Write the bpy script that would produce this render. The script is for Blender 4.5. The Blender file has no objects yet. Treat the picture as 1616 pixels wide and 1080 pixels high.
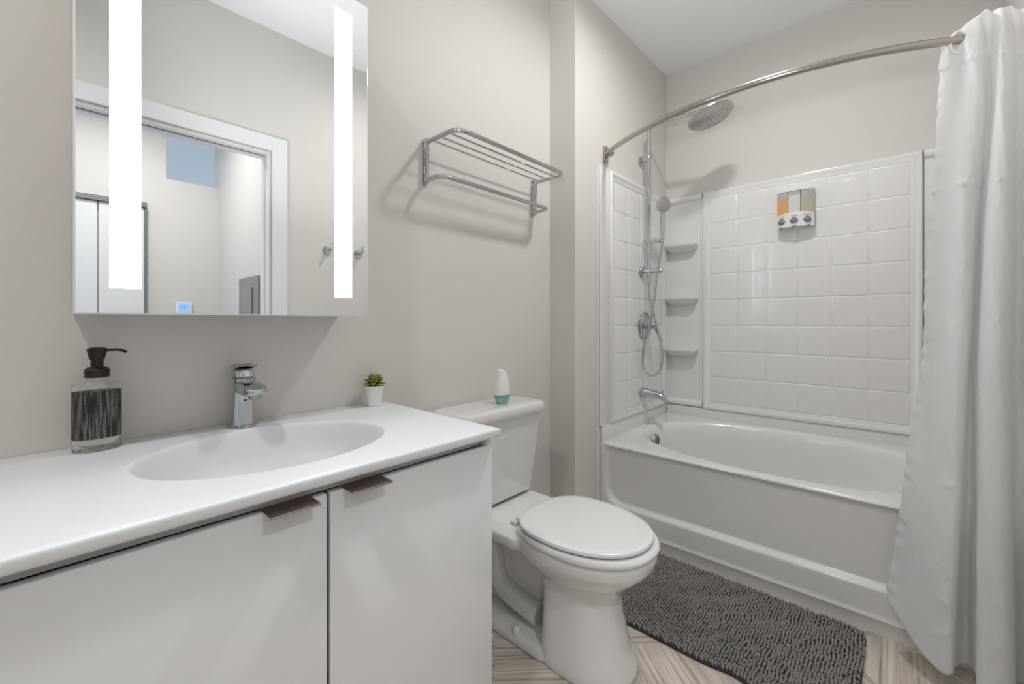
import bpy, bmesh, math, random
from mathutils import Vector, Matrix
C = bpy.context.scene.collection
random.seed(7)
PI = math.pi

# ---------------------------------------------------------------- camera, world, light, exposure
CAM_H = 1.11
YAW = math.radians(42.42)
cam_d = bpy.data.cameras.new('camera'); cam = bpy.data.objects.new('camera', cam_d); C.objects.link(cam)
cam.location = (0, 0, CAM_H)
cam.rotation_euler = (PI/2, 0, YAW - PI/2)
cam_d.sensor_width = 36; cam_d.lens = 36*675.6/1616
cam_d.shift_y = -33.0/1616
cam_d.clip_start = 0.02
bpy.context.scene.camera = cam

w = bpy.data.worlds.new('daylight'); bpy.context.scene.world = w; w.use_nodes = True
bg = w.node_tree.nodes['Background']; bg.inputs[0].default_value = (0.58, 0.72, 0.90, 1); bg.inputs[1].default_value = 1.0

vs = bpy.context.scene.view_settings
vs.view_transform = 'Standard'; vs.look = 'None'; vs.gamma = 1; vs.use_curve_mapping = False
vs.exposure = 0.17

CEIL = 2.765
def area_light(name, loc, power, radius, col, spread=178):
    l = bpy.data.lights.new(name, 'AREA'); l.shape = 'DISK'; l.size = radius*2
    l.energy = power; l.color = col; l.spread = math.radians(spread)
    o = bpy.data.objects.new(name, l); C.objects.link(o); o.location = loc
    return o
WARM = (1.0, 0.99, 0.98)
LAMPS = [('shower', 1.70, 0.47, 11.6), ('vanity', -0.50, 0.47, 13.5), ('hall', 0.30, -1.15, 17)]
CANS = {'shower': 0.02, 'vanity': 0.056, 'hall': 0.02}
for n, x, y, p in LAMPS:
    area_light('downlight_' + n, (x, y, CEIL+CANS[n]-0.008), p, 0.08, WARM)

# added fill beside the camera, aimed up to brighten ceiling and upper walls
fl = area_light('added_bounce_fill', (0.22, 0.30, 1.45), 5.2, 0.10, (0.95, 0.98, 1.0), 105)
fl.rotation_euler = Vector((0.85, 0.10, 1.0)).to_track_quat('-Z', 'Y').to_euler()

# ---------------------------------------------------------------- materials
def mat(name, col, rough=0.5, metal=0.0, coat=0.0, trans=0.0, ior=1.5, emit=None, estr=1.0, bump=None, spec=0.5, sub=0.0, var=0.0, coatr=0.05):
    m = bpy.data.materials.new(name); m.use_nodes = True
    nt = m.node_tree; b = nt.nodes['Principled BSDF']
    b.inputs['Base Color'].default_value = (*col, 1)
    b.inputs['Roughness'].default_value = rough
    b.inputs['Metallic'].default_value = metal
    b.inputs['Coat Weight'].default_value = coat
    b.inputs['Coat Roughness'].default_value = coatr
    b.inputs['Transmission Weight'].default_value = trans
    b.inputs['IOR'].default_value = ior
    b.inputs['Specular IOR Level'].default_value = spec
    if sub: b.inputs['Subsurface Weight'].default_value = sub; b.inputs['Subsurface Radius'].default_value = (.01, .01, .01)
    if emit:
        b.inputs['Emission Color'].default_value = (*emit, 1); b.inputs['Emission Strength'].default_value = estr
    tc = nt.nodes.new('ShaderNodeTexCoord')
    if bump:
        sc, st, dist = bump
        n = nt.nodes.new('ShaderNodeTexNoise'); n.inputs['Scale'].default_value = sc; n.inputs['Detail'].default_value = 3
        nt.links.new(tc.outputs['Object'], n.inputs['Vector'])
        bp = nt.nodes.new('ShaderNodeBump'); bp.inputs['Strength'].default_value = st; bp.inputs['Distance'].default_value = dist
        nt.links.new(n.outputs['Fac'], bp.inputs['Height']); nt.links.new(bp.outputs['Normal'], b.inputs['Normal'])
    if var:
        n = nt.nodes.new('ShaderNodeTexNoise'); n.inputs['Scale'].default_value = 3.0; n.inputs['Detail'].default_value = 4
        nt.links.new(tc.outputs['Object'], n.inputs['Vector'])
        mx = nt.nodes.new('ShaderNodeMixRGB'); mx.inputs[1].default_value = (*[c*(1-var) for c in col], 1); mx.inputs[2].default_value = (*[min(1, c*(1+var)) for c in col], 1)
        nt.links.new(n.outputs['Fac'], mx.inputs[0]); nt.links.new(mx.outputs[0], b.inputs['Base Color'])
    return m
WALL = (0.69, 0.661, 0.622)
M = {}
M['wall'] = mat('greige_paint', WALL, 0.55, bump=(350, 0.12, 0.0006), spec=0.35, var=0.015)
M['ceiling'] = mat('ceiling_paint', (0.88, 0.885, 0.89), 0.8, bump=(200, 0.1, 0.0006), spec=0.2)
M['trim'] = mat('white_trim_paint', (0.80, 0.80, 0.80), 0.35)
M['acrylic'] = mat('white_acrylic', (0.82, 0.81, 0.80), 0.22, coat=0.40, coatr=0.06, bump=(11, 0.10, 0.004), var=0.006)
M['tub'] = mat('tub_acrylic', (0.80, 0.79, 0.77), 0.18, coat=0.4, var=0.006)
M['china'] = mat('vitreous_china', (0.72, 0.71, 0.695), 0.07, coat=0.6, coatr=0.02, var=0.004)
M['seat'] = mat('seat_plastic', (0.72, 0.72, 0.715), 0.16, coat=0.3, var=0.004)
M['counter'] = mat('solid_surface', (0.72, 0.725, 0.735), 0.42, var=0.008)
M['lacquer'] = mat('white_lacquer', (0.74, 0.745, 0.755), 0.14, coat=0.5, bump=(9, 0.03, 0.002), var=0.008)
M['carcass'] = mat('grey_carcass', (0.52, 0.51, 0.51), 0.5, var=0.02)
M['chrome'] = mat('chrome', (0.55, 0.56, 0.57), 0.05, 1.0, var=0.01)
M['chrome2'] = mat('brushed_chrome', (0.50, 0.49, 0.48), 0.24, 1.0, var=0.02)
M['nickel'] = mat('brushed_nickel', (0.44, 0.405, 0.37), 0.2, 1.0, var=0.02)
M['bronze_tab'] = mat('brushed_bronze_tab', (0.23, 0.17, 0.135), 0.38, 0.85, var=0.05)
M['bronze'] = mat('oil_rubbed_bronze', (0.035, 0.018, 0.016), 0.32, 0.4, var=0.15)
M['mirror'] = mat('mirror_glass', (0.93, 0.94, 0.94), 0.0, 1.0)
M['mirror_edge'] = mat('polished_glass_edge', (0.88, 0.93, 0.93), 0.08, 0.0, spec=0.8, var=0.01)
M['glass'] = mat('clear_glass', (0.99, 1.0, 0.99), 0.02, trans=1.0, ior=1.14, coat=1.0)
M['clear_plastic'] = mat('clear_plastic', (0.85, 0.86, 0.86), 0.06, trans=0.35, ior=1.4)
M['soap'] = mat('pale_liquid_soap', (0.72, 0.72, 0.60), 0.2)
M['strip'] = mat('led_strip_diffuser', (0.05, 0.05, 0.05), 0.35, emit=(0.80, 0.90, 1.0), estr=19.0)
M['pot'] = mat('white_ceramic_pot', (0.82, 0.82, 0.80), 0.4, var=0.01)
M['soil'] = mat('dark_soil', (0.03, 0.022, 0.015), 0.95, bump=(300, 0.8, 0.002), var=0.3)
M['white_plastic'] = mat('white_plastic', (0.80, 0.80, 0.79), 0.35, var=0.005)
M['teal'] = mat('teal_plastic', (0.11, 0.36, 0.30), 0.2, coat=0.4, var=0.06)
M['teal_light'] = mat('pale_teal_plastic', (0.25, 0.50, 0.44), 0.2, coat=0.4, var=0.06)
M['orange_soap'] = mat('orange_soap', (0.70, 0.39, 0.13), 0.3, var=0.03)
M['clear_soap'] = mat('milky_soap', (0.66, 0.66, 0.65), 0.3, var=0.02)
M['green_soap'] = mat('pale_green_soap', (0.50, 0.48, 0.33), 0.3, var=0.03)
M['chamber'] = mat('smoked_chamber', (0.48, 0.44, 0.42), 0.12, coat=0.5, var=0.03)
M['knob_grey'] = mat('grey_push_button', (0.24, 0.25, 0.26), 0.22, 0.35, var=0.05)
M['spray'] = mat('grey_spray_face', (0.42, 0.42, 0.41), 0.25, 0.5, var=0.05)
M['dark'] = mat('dark_rubber', (0.03, 0.03, 0.03), 0.6, var=0.05)
M['print'] = mat('grey_print', (0.20, 0.20, 0.20), 0.6, var=0.05)
M['panel_grey'] = mat('grey_panel_steel', (0.27, 0.265, 0.255), 0.4, 0.1, var=0.02)
M['lcd'] = mat('blue_lcd', (0.1, 0.2, 0.6), 0.3, emit=(0.26, 0.42, 1.0), estr=0.9)
M['lcd_digit'] = mat('lcd_digit', (0.05, 0.06, 0.15), 0.5, var=0.05)
M['lens'] = mat('lamp_lens', (0.9, 0.9, 0.9), 0.5, emit=(1.0, 0.95, 0.88), estr=3.0)
M['door_white'] = mat('white_sliding_door', (0.78, 0.78, 0.78), 0.35, var=0.005)
M['track'] = mat('grey_track', (0.22, 0.22, 0.22), 0.4, 0.5, var=0.03)
M['matgrey'] = mat('chenille_charcoal', (0.27, 0.255, 0.24), 0.95, spec=0.1, var=0.12)
M['matback'] = mat('mat_backing', (0.035, 0.03, 0.028), 0.9, bump=(400, 0.4, 0.001), var=0.1)

def leaf_material():
    m = mat('succulent_leaf', (0.16, 0.23, 0.03), 0.42, sub=0.0); nt = m.node_tree; b = nt.nodes['Principled BSDF']
    g = nt.nodes.new('ShaderNodeNewGeometry'); n = nt.nodes.new('ShaderNodeTexNoise'); n.inputs['Scale'].default_value = 60
    nt.links.new(g.outputs['Position'], n.inputs['Vector'])
    r = nt.nodes.new('ShaderNodeValToRGB'); r.color_ramp.elements[0].color = (0.12, 0.16, 0.018, 1); r.color_ramp.elements[1].color = (0.32, 0.34, 0.07, 1)
    r.color_ramp.elements[0].position = .35; r.color_ramp.elements[1].position = .65
    nt.links.new(n.outputs['Fac'], r.inputs[0]); nt.links.new(r.outputs[0], b.inputs['Base Color'])
    return m
M['leaf'] = leaf_material()

def curtain_material():
    m = bpy.data.materials.new('white_curtain_fabric'); m.use_nodes = True; nt = m.node_tree
    for n in list(nt.nodes): nt.nodes.remove(n)
    out = nt.nodes.new('ShaderNodeOutputMaterial')
    d = nt.nodes.new('ShaderNodeBsdfPrincipled'); d.inputs['Base Color'].default_value = (0.94, 0.945, 0.95, 1); d.inputs['Roughness'].default_value = 0.55
    d.inputs['Sheen Weight'].default_value = 0.3
    t = nt.nodes.new('ShaderNodeBsdfTranslucent'); t.inputs['Color'].default_value = (0.96, 0.96, 0.96, 1)
    mx = nt.nodes.new('ShaderNodeMixShader'); mx.inputs[0].default_value = 0.56
    tc = nt.nodes.new('ShaderNodeTexCoord'); mp = nt.nodes.new('ShaderNodeMapping'); mp.inputs['Scale'].default_value = (14, 14, 5)
    nt.links.new(tc.outputs['Object'], mp.inputs['Vector'])
    n = nt.nodes.new('ShaderNodeTexNoise'); n.inputs['Scale'].default_value = 1.0; n.inputs['Detail'].default_value = 4; n.inputs['Distortion'].default_value = 0.8
    nt.links.new(mp.outputs[0], n.inputs['Vector'])
    bp = nt.nodes.new('ShaderNodeBump'); bp.inputs['Strength'].default_value = 0.35; bp.inputs['Distance'].default_value = 0.01
    nt.links.new(n.outputs['Fac'], bp.inputs['Height']); nt.links.new(bp.outputs['Normal'], d.inputs['Normal']); nt.links.new(bp.outputs['Normal'], t.inputs['Normal'])
    nt.links.new(d.outputs[0], mx.inputs[1]); nt.links.new(t.outputs[0], mx.inputs[2]); nt.links.new(mx.outputs[0], out.inputs[0])
    return m
M['curtain'] = curtain_material()

def floor_material():
    m = mat('striated_porcelain', (0.6, 0.55, 0.5), 0.38); nt = m.node_tree; b = nt.nodes['Principled BSDF']
    uv = nt.nodes.new('ShaderNodeUVMap'); uv.uv_map = 'UVMap'
    def streak(sx, sy, det):
        mp = nt.nodes.new('ShaderNodeMapping'); mp.inputs['Scale'].default_value = (sx, sy, 1)
        nt.links.new(uv.outputs[0], mp.inputs['Vector'])
        n = nt.nodes.new('ShaderNodeTexNoise'); n.noise_dimensions = '2D'; n.inputs['Scale'].default_value = 1; n.inputs['Detail'].default_value = det; n.inputs['Roughness'].default_value = .6
        nt.links.new(mp.outputs[0], n.inputs['Vector']); return n
    a = streak(1.6, 75, 5); c = streak(0.7, 16, 2)
    add = nt.nodes.new('ShaderNodeMixRGB'); add.inputs[0].default_value = 0.38
    nt.links.new(a.outputs['Fac'], add.inputs[1]); nt.links.new(c.outputs['Fac'], add.inputs[2])
    r = nt.nodes.new('ShaderNodeValToRGB'); e = r.color_ramp.elements
    e[0].position = 0.34; e[0].color = (0.27, 0.225, 0.18, 1); e[1].position = 0.60; e[1].color = (0.72, 0.655, 0.575, 1)
    x = e.new(0.46); x.color = (0.53, 0.465, 0.40, 1)
    nt.links.new(add.outputs[0], r.inputs[0]); nt.links.new(r.outputs[0], b.inputs['Base Color'])
    return m
M['floor'] = floor_material()

def sleeve_material():
    m = mat('woven_black_sleeve', (0.06, 0.055, 0.055), 0.55); nt = m.node_tree; b = nt.nodes['Principled BSDF']
    uv = nt.nodes.new('ShaderNodeUVMap'); uv.uv_map = 'UVMap'
    mp = nt.nodes.new('ShaderNodeMapping'); mp.inputs['Scale'].default_value = (60, 3, 1)
    nt.links.new(uv.outputs[0], mp.inputs['Vector'])
    n = nt.nodes.new('ShaderNodeTexNoise'); n.noise_dimensions = '2D'; n.inputs['Scale'].default_value = 1; n.inputs['Detail'].default_value = 3
    nt.links.new(mp.outputs[0], n.inputs['Vector'])
    ck = nt.nodes.new('ShaderNodeTexChecker'); ck.inputs['Scale'].default_value = 1
    mp2 = nt.nodes.new('ShaderNodeMapping'); mp2.inputs['Scale'].default_value = (90, 70, 1)
    nt.links.new(uv.outputs[0], mp2.inputs['Vector']); nt.links.new(mp2.outputs[0], ck.inputs['Vector'])
    r = nt.nodes.new('ShaderNodeValToRGB'); r.color_ramp.elements[0].position = .42; r.color_ramp.elements[0].color = (0.012, 0.010, 0.010, 1)
    r.color_ramp.elements[1].position = .62; r.color_ramp.elements[1].color = (0.22, 0.20, 0.19, 1)
    nt.links.new(n.outputs['Fac'], r.inputs[0])
    mu = nt.nodes.new('ShaderNodeMixRGB'); mu.blend_type = 'MULTIPLY'; mu.inputs[0].default_value = 0.75
    ck.inputs['Color1'].default_value = (1, 1, 1, 1); ck.inputs['Color2'].default_value = (0.15, 0.15, 0.15, 1)
    nt.links.new(r.outputs[0], mu.inputs[1]); nt.links.new(ck.outputs[0], mu.inputs[2])
    nt.links.new(mu.outputs[0], b.inputs['Base Color'])
    return m
M['sleeve'] = sleeve_material()

# ---------------------------------------------------------------- helpers
def new_bm(): return bmesh.new()
def obj(name, bm, m, parent=None, smooth=True, angle=35, label=None):
    me = bpy.data.meshes.new(name)
    bmesh.ops.recalc_face_normals(bm, faces=bm.faces[:])
    if smooth:
        for f in bm.faces: f.smooth = True
        for e in bm.edges:
            if len(e.link_faces) == 2:
                if e.calc_face_angle(0) > math.radians(angle): e.smooth = False
    bm.to_mesh(me); bm.free()
    mats = m if isinstance(m, (list, tuple)) else [m]
    for k in mats: me.materials.append(M[k])
    o = bpy.data.objects.new(name, me); C.objects.link(o)
    if parent:
        o.parent = parent
        o.matrix_parent_inverse = Matrix.Translation(parent.location).inverted() if not any(parent.rotation_euler) else (Matrix.Translation(parent.location) @ parent.rotation_euler.to_matrix().to_4x4()).inverted()
    if label: o['label'] = label
    return o
def tag(o, label, cat, group=None):
    o['label'] = label; o['category'] = cat
    if group: o['group'] = group
    return o
def thing(name, loc, label, cat, group=None):
    o = bpy.data.objects.new(name, None); C.objects.link(o); o.location = loc; o.empty_display_size = 0.05
    return tag(o, label, cat, group)
def struct(name, bm, m, parent=None, smooth=False):
    o = obj(name, bm, m, parent, smooth)
    if not parent: o['kind'] = 'structure'
    return o
def bx(bm, x0, x1, y0, y1, z0, z1, bev=0, seg=2):
    vs_ = [bm.verts.new((x, y, z)) for x in (x0, x1) for y in (y0, y1) for z in (z0, z1)]
    idx = [(0, 1, 3, 2), (4, 6, 7, 5), (0, 4, 5, 1), (2, 3, 7, 6), (0, 2, 6, 4), (1, 5, 7, 3)]
    fs = [bm.faces.new([vs_[i] for i in f]) for f in idx]
    if bev:
        es = list({e for f in fs for e in f.edges})
        bmesh.ops.bevel(bm, geom=es, offset=bev, segments=seg, profile=0.5, affect='EDGES', clamp_overlap=True)
    return bm
def box(x0, x1, y0, y1, z0, z1, bev=0, seg=2): return bx(new_bm(), x0, x1, y0, y1, z0, z1, bev, seg)
def loft(bm, rings, cap0=True, cap1=True, closed=True):
    R = [[bm.verts.new(p) for p in r] for r in rings]
    n = len(R[0])
    for a, b in zip(R, R[1:]):
        for i in range(n if closed else n-1):
            j = (i+1) % n
            bm.faces.new((a[i], a[j], b[j], b[i]))
    if cap0: bm.faces.new(R[0][::-1])
    if cap1: bm.faces.new(R[-1])
    return R
def circle(c, r, n=24, axis='z', ry=None):
    ry = r if ry is None else ry; out = []
    for i in range(n):
        a = 2*PI*i/n; u, v = r*math.cos(a), ry*math.sin(a)
        if axis == 'z': out.append((c[0]+u, c[1]+v, c[2]))
        elif axis == 'y': out.append((c[0]+u, c[1], c[2]+v))
        else: out.append((c[0], c[1]+u, c[2]+v))
    return out
def lathe(bm, c, prof, n=32, axis='z', sx=1.0, sy=1.0):
    """prof: list of (radius, height along axis)"""
    rings = []
    for r, h in prof:
        r = max(r, 1e-4)
        if axis == 'z': rings.append(circle((c[0], c[1], c[2]+h), r*sx, n, 'z', r*sy))
        elif axis == 'y': rings.append(circle((c[0], c[1]+h, c[2]), r*sx, n, 'y', r*sy))
        else: rings.append(circle((c[0]+h, c[1], c[2]), r*sx, n, 'x', r*sy))
    loft(bm, rings); return bm
def catmull(pts, k=6, closed=False):
    P = [Vector(p) for p in pts]; out = []; n = len(P)
    rng = range(n if closed else n-1)
    for i in rng:
        if closed: p0, p1, p2, p3 = P[(i-1) % n], P[i], P[(i+1) % n], P[(i+2) % n]
        else: p0, p1, p2, p3 = P[max(i-1, 0)], P[i], P[i+1], P[min(i+2, n-1)]
        for j in range(k):
            t = j/k
            out.append(0.5*((2*p1)+(p2-p0)*t+(2*p0-5*p1+4*p2-p3)*t*t+(3*p1-p0-3*p2+p3)*t**3))
    if not closed: out.append(P[-1])
    return out
def tube(bm, pts, r, n=12, cap=True, closed=False):
    P = [Vector(p) for p in pts]; m = len(P); rad = r if isinstance(r, (list, tuple)) else [r]*m
    T = []
    for i in range(m):
        if closed: t = P[(i+1) % m]-P[i-1]
        else: t = P[min(i+1, m-1)]-P[max(i-1, 0)]
        T.append(t.normalized())
    up = Vector((0, 0, 1)) if abs(T[0].z) < .9 else Vector((1, 0, 0))
    nrm = (up - T[0]*up.dot(T[0])).normalized()
    rings = []
    for i in range(m):
        nrm = (nrm - T[i]*nrm.dot(T[i])).normalized(); b = T[i].cross(nrm)
        rings.append([tuple(P[i]+rad[i]*(math.cos(2*PI*k/n)*nrm+math.sin(2*PI*k/n)*b)) for k in range(n)])
    if closed: rings.append(rings[0])
    loft(bm, rings, cap and not closed, cap and not closed)
    if closed: bmesh.ops.remove_doubles(bm, verts=bm.verts[:], dist=1e-6)
    return bm
def rrect(cx, cy, hx, hy, r, z, n=6):
    out = []
    for (sx, sy, a0) in ((1, 1, 0), (-1, 1, PI/2), (-1, -1, PI), (1, -1, 1.5*PI)):
        for i in range(n+1):
            a = a0+PI/2*i/n
            out.append((cx+sx*(hx-r)+r*math.cos(a), cy+sy*(hy-r)+r*math.sin(a), z))
    return out
def fillet_path(pts, r, n=6):
    P = [Vector(p) for p in pts]; out = [P[0]]
    for i in range(1, len(P)-1):
        a = (P[i-1]-P[i]).normalized(); b = (P[i+1]-P[i]).normalized()
        ang = a.angle(b); d = r/math.tan(ang/2)
        p0, p1 = P[i]+a*d, P[i]+b*d
        bis = (a+b).normalized(); c = P[i]+bis*(r/math.sin(ang/2))
        v0, v1 = p0-c, p1-c; th = v0.angle(v1)
        for k in range(n+1):
            t = k/n
            out.append(c+(v0*math.sin((1-t)*th)+v1*math.sin(t*th))/math.sin(th))
    out.append(P[-1]); return out
def bake(o):
    dg = bpy.context.evaluated_depsgraph_get(); dg.update()
    me = bpy.data.meshes.new_from_object(o.evaluated_get(dg)); o.modifiers.clear(); o.data = me

# ---------------------------------------------------------------- setting
YV, YP, XB, YS, XBUMP, XW = 1.34, 1.183, 2.838, -0.32, 1.754, -1.15   # vanity wall, plumbing wall, back wall, south wall
T = 0.12
def floor_mesh():
    bm = new_bm(); uvl = bm.loops.layers.uv.new('UVMap')
    x0, x1, y0, y1 = XW, XB, -2.0, YV
    s = 0.33
    lay = bm.faces.layers.int.new('ang')
    p0, q0 = 1.988, 2.049      # p = x-y, q = x+y
    def ang(i, j):
        pm, qm = p0+(i+.5)*s, q0+(j+.5)*s
        if pm > 1.988: return 45
        if pm > 1.658 and qm < 2.05: return 1
        if j >= 0: return -45
        if pm < 0.4: return -45
        if qm > 1.7 or pm > 0.9: return 50
        h = (i*7+j*13) % 4
        return (-45, 50, 1, 90)[h]
    for i in range(-16, 8):
        for j in range(-18, 10):
            pts = []
            for (a, b) in ((0, 0), (1, 0), (1, 1), (0, 1)):
                p, q = p0+(i+a)*s, q0+(j+b)*s
                pts.append(((p+q)/2, (q-p)/2, 0))
            cx = sum(p[0] for p in pts)/4; cy = sum(p[1] for p in pts)/4
            if not (x0-.3 < cx < x1+.3 and y0-.3 < cy < y1+.3): continue
            f = bm.faces.new([bm.verts.new(p) for p in pts])
            a = math.radians(ang(i, j)); ca, sa = math.cos(a), math.sin(a); off = random.random()*9
            for l in f.loops:
                x, y = l.vert.co.x, l.vert.co.y
                l[uvl].uv = (x*ca+y*sa+off, -x*sa+y*ca+off)
    bmesh.ops.remove_doubles(bm, verts=bm.verts[:], dist=1e-5)
    for co, no in (((x0, 0, 0), (-1, 0, 0)), ((x1, 0, 0), (1, 0, 0)), ((0, y0, 0), (0, -1, 0)), ((0, y1, 0), (0, 1, 0))):
        bmesh.ops.bisect_plane(bm, geom=bm.verts[:]+bm.edges[:]+bm.faces[:], plane_co=co, plane_no=no, clear_outer=True)
    r = bmesh.ops.extrude_face_region(bm, geom=bm.faces[:])
    for v in [g for g in r['geom'] if isinstance(g, bmesh.types.BMVert)]: v.co.z -= 0.05
    return bm
struct('floor', floor_mesh(), 'floor')
def ceiling_mesh():
    b = new_bm(); h = .0872
    xs = sorted([XW-T, XB+T]+[l[1]+d for l in LAMPS for d in (-h, h)]); ys = sorted([-2.0-T, YV+T, .47-h, .47+h, -1.15-h, -1.15+h])
    for i in range(len(xs)-1):
        for j in range(len(ys)-1):
            cx, cy = (xs[i]+xs[i+1])/2, (ys[j]+ys[j+1])/2
            if any(abs(cx-l[1]) < h and abs(cy-l[2]) < h for l in LAMPS): continue
            bx(b, xs[i], xs[i+1], ys[j], ys[j+1], CEIL, CEIL+.06)
    bmesh.ops.remove_doubles(b, verts=b.verts[:], dist=1e-6)
    seen = {}
    for f in b.faces: seen.setdefault(tuple(round(c, 5) for c in f.calc_center_median()), []).append(f)
    bmesh.ops.delete(b, geom=[f for l in seen.values() if len(l) > 1 for f in l], context='FACES')
    bx(b, XW-T, XB+T, -2.0-T, YV+T, CEIL+.0605, CEIL+.08)
    return b
struct('ceiling', ceiling_mesh(), 'ceiling')
struct('wall_vanity', box(XW, XBUMP, YV, YV+T, 0, CEIL), 'wall')
struct('wall_plumbing', box(XBUMP, XB, YP, YV+T, 0, CEIL, 0.002, 1), 'wall')
struct('wall_tub', box(XB, XB+T, YS-T, YV+T, 0, CEIL), 'wall')
struct('wall_left', box(XW-T, XW, YS-T, YV+T, 0, CEIL), 'wall')
DX0, DX1, DZ = -0.06, 0.872, 2.072
bm = new_bm()
bx(bm, XW, DX0, YS-T, YS, 0, CEIL); bx(bm, DX1, XB, YS-T, YS, 0, CEIL); bx(bm, DX0, DX1, YS-T, YS, DZ, CEIL)
struct('wall_entry', bm, 'wall')
# hall beyond the doorway
HX = 1.01; HY = -2.0
bm = new_bm()
bx(bm, XW, 0.657, HY-T, HY, 0, CEIL); bx(bm, 0.657, HX, HY-T, HY, 0, 2.243)
struct('wall_hall', bm, 'wall')
struct('wall_hall_right', box(HX, HX+T, HY-T, YS-T, 0, CEIL), 'wall')
# the daylit room past the opening above the hall wall
struct('ceiling_far', box(XW-T, 2.6, -5.0, HY-T, CEIL, CEIL+.08), 'ceiling')
struct('wall_far', box(XW-T, 2.6, -5.1, -5.0, 2.3, CEIL), 'wall')
struct('floor_far', box(XW-T, 2.6, -5.0, HY-T, -0.05, 0.0), 'floor')
# door casing
cz = DZ; cw = 0.082
bm = new_bm()
for side in (0, 1):
    yy = (YS, YS+0.016) if side == 0 else (YS-T-0.016, YS-T)
    bx(bm, DX1, DX1+cw, yy[0], yy[1], 0, cz+cw, .003, 1); bx(bm, DX0-cw, DX0, yy[0], yy[1], 0, cz+cw, .003, 1)
    bx(bm, DX0, DX1, yy[0], yy[1], cz, cz+cw, .003, 1)
struct('trim_1', bm, 'trim')
bm = new_bm()   # jamb lining with the pocket slot
for (ya, yb) in ((YS-0.042, YS-0.001), (YS-T+0.001, YS-T+0.042)):
    bx(bm, DX1-0.016, DX1-0.001, ya, yb, 0, cz-0.001, .002, 1); bx(bm, DX0+0.001, DX0+0.016, ya, yb, 0, cz-0.001, .002, 1)
    bx(bm, DX0+0.017, DX1-0.017, ya, yb, cz-0.018, cz-0.001, .002, 1)
struct('trim_2', bm, 'trim')
struct('trim_3', box(DX0+.017, DX1-.017, YS-0.076, YS-0.044, cz-0.010, cz-0.001), 'track')
# baseboards
struct('baseboard_vanity', box(0.80, XBUMP, YV-0.014, YV, 0, 0.10, .004, 2), 'trim')
struct('baseboard_plumbing', box(XBUMP-0.014, XBUMP, YP-0.0, YV-0.014, 0, 0.10, .004, 2), 'trim')
struct('baseboard_plumbing_front', box(XBUMP-0.014, 1.965, YP-0.014, YP, 0, 0.10, .004, 2), 'trim')
struct('baseboard_entry', box(DX1+cw, 1.96, YS, YS+0.014, 0, 0.10, .004, 2), 'trim')
# hall closet sliding doors
bm = new_bm(); bx(bm, -0.63, 0.262, HY+0.012, HY+0.04, 0.01, 1.975, .002, 1)
struct('door_1', bm, 'door_white')
bm = new_bm(); bx(bm, 0.268, 0.52, HY+0.012, HY+0.04, 0.01, 1.975, .002, 1)
struct('door_2', bm, 'door_white')
struct('trim_4', box(-0.65, 0.535, HY+0.001, HY+0.062, 1.978, 2.015, .002, 1), 'track')
struct('trim_5', box(0.521, 0.535, HY+0.001, HY+0.05, 0, 1.977, .002, 1), 'track')

# ---------------------------------------------------------------- ceiling downlights
for n, x, y, lab in (('shower', 1.70, .47, 'round white recessed downlight in the ceiling in front of the tub'),
                ('vanity', -.50, .47, 'round white recessed downlight in the ceiling at the far left of the vanity'),
                ('hall', .30, -1.15, 'round white recessed downlight in the hall ceiling beyond the doorway')):
    CAN = CANS[n]
    t = thing('recessed_light', (x, y, CEIL), lab, 'ceiling light', 'recessed ceiling lights')
    b = new_bm()
    prof = [(.0865, -.001), (.130, -.001), (.132, -.003), (.126, -.006), (.089, -.007), (.0865, -.005)]
    loft(b, [circle((x, y, CEIL+h), r, 40) for r, h in prof+prof[:1]], False, False)
    obj('trim_ring', b, 'white_plastic', t)
    b = new_bm(); lathe(b, (x, y, CEIL), [(.001, CAN-.006), (.084, CAN-.006), (.084, CAN-.002), (.001, CAN-.002)], 32)
    obj('lens', b, 'lens', t)
    b = new_bm(); loft(b, [circle((x, y, CEIL+h), r, 40) for r, h in ((.0862, -.0005), (.0862, CAN-.001), (.0868, CAN-.001), (.0868, -.0005), (.0862, -.0005))], False, False)
    obj('can', b, 'white_plastic', t)

# ---------------------------------------------------------------- vanity
VX0, VX1, VF, CT = -0.10, 0.797, 0.768, 0.833
t = thing('vanity_cabinet', (0.35, 1.06, 0), 'glossy white two door bathroom vanity cabinet standing below the sink countertop', 'cabinet')
b = new_bm()
x0, x1, yf, yb = -0.088, 0.785, 0.808, 1.335
bx(b, x0, x0+.016, yf, yb, .0, .811); bx(b, x1-.016, x1, yf, yb, .0, .811)
bx(b, x0+.016, x1-.016, yf, yb, .10, .116); bx(b, x0+.016, x1-.016, yb-.012, yb, .116, .811)
bx(b, x0+.016, x1-.016, yf+.05, yf+.062, 0, .10)
obj('body', b, 'lacquer', t, False)
b = new_bm(); bx(b, x0+.0165, x1-.0165, yf-.002, yf+.016, .7915, .8115); obj('top_rail', b, 'carcass', t, False, label='grey recessed rail under the countertop')
for nm, (a, c, hx0, hx1) in (('l', (x0, .3545, .247, .328)), ('r', (.3605, x1, .386, .470))):
    d = obj('door', box(a, c, .788, .806, .105, .790, .0015, 2), 'lacquer', t)
    b = new_bm()
    bx(b, hx0, hx1, .7535, .806, .7903, .7920, .0004, 1)
    hd = obj('handle', b, 'bronze_tab', d, label='brushed bronze edge pull')
    b = new_bm(); bx(b, hx0, hx1, .7505, .7534, .7880, .7922, .0008, 2); obj('lip', b, 'nickel', hd, label='bright folded front lip')
b = new_bm(); lathe(b, (.766, .790, .8025), [(.003, .014), (.0035, .006), (.0085, .000), (.0088, -.007), (.006, -.010)][::-1], 20, 'y')
obj('bumper', b, 'clear_plastic', t, label='small clear round bumper')

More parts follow.
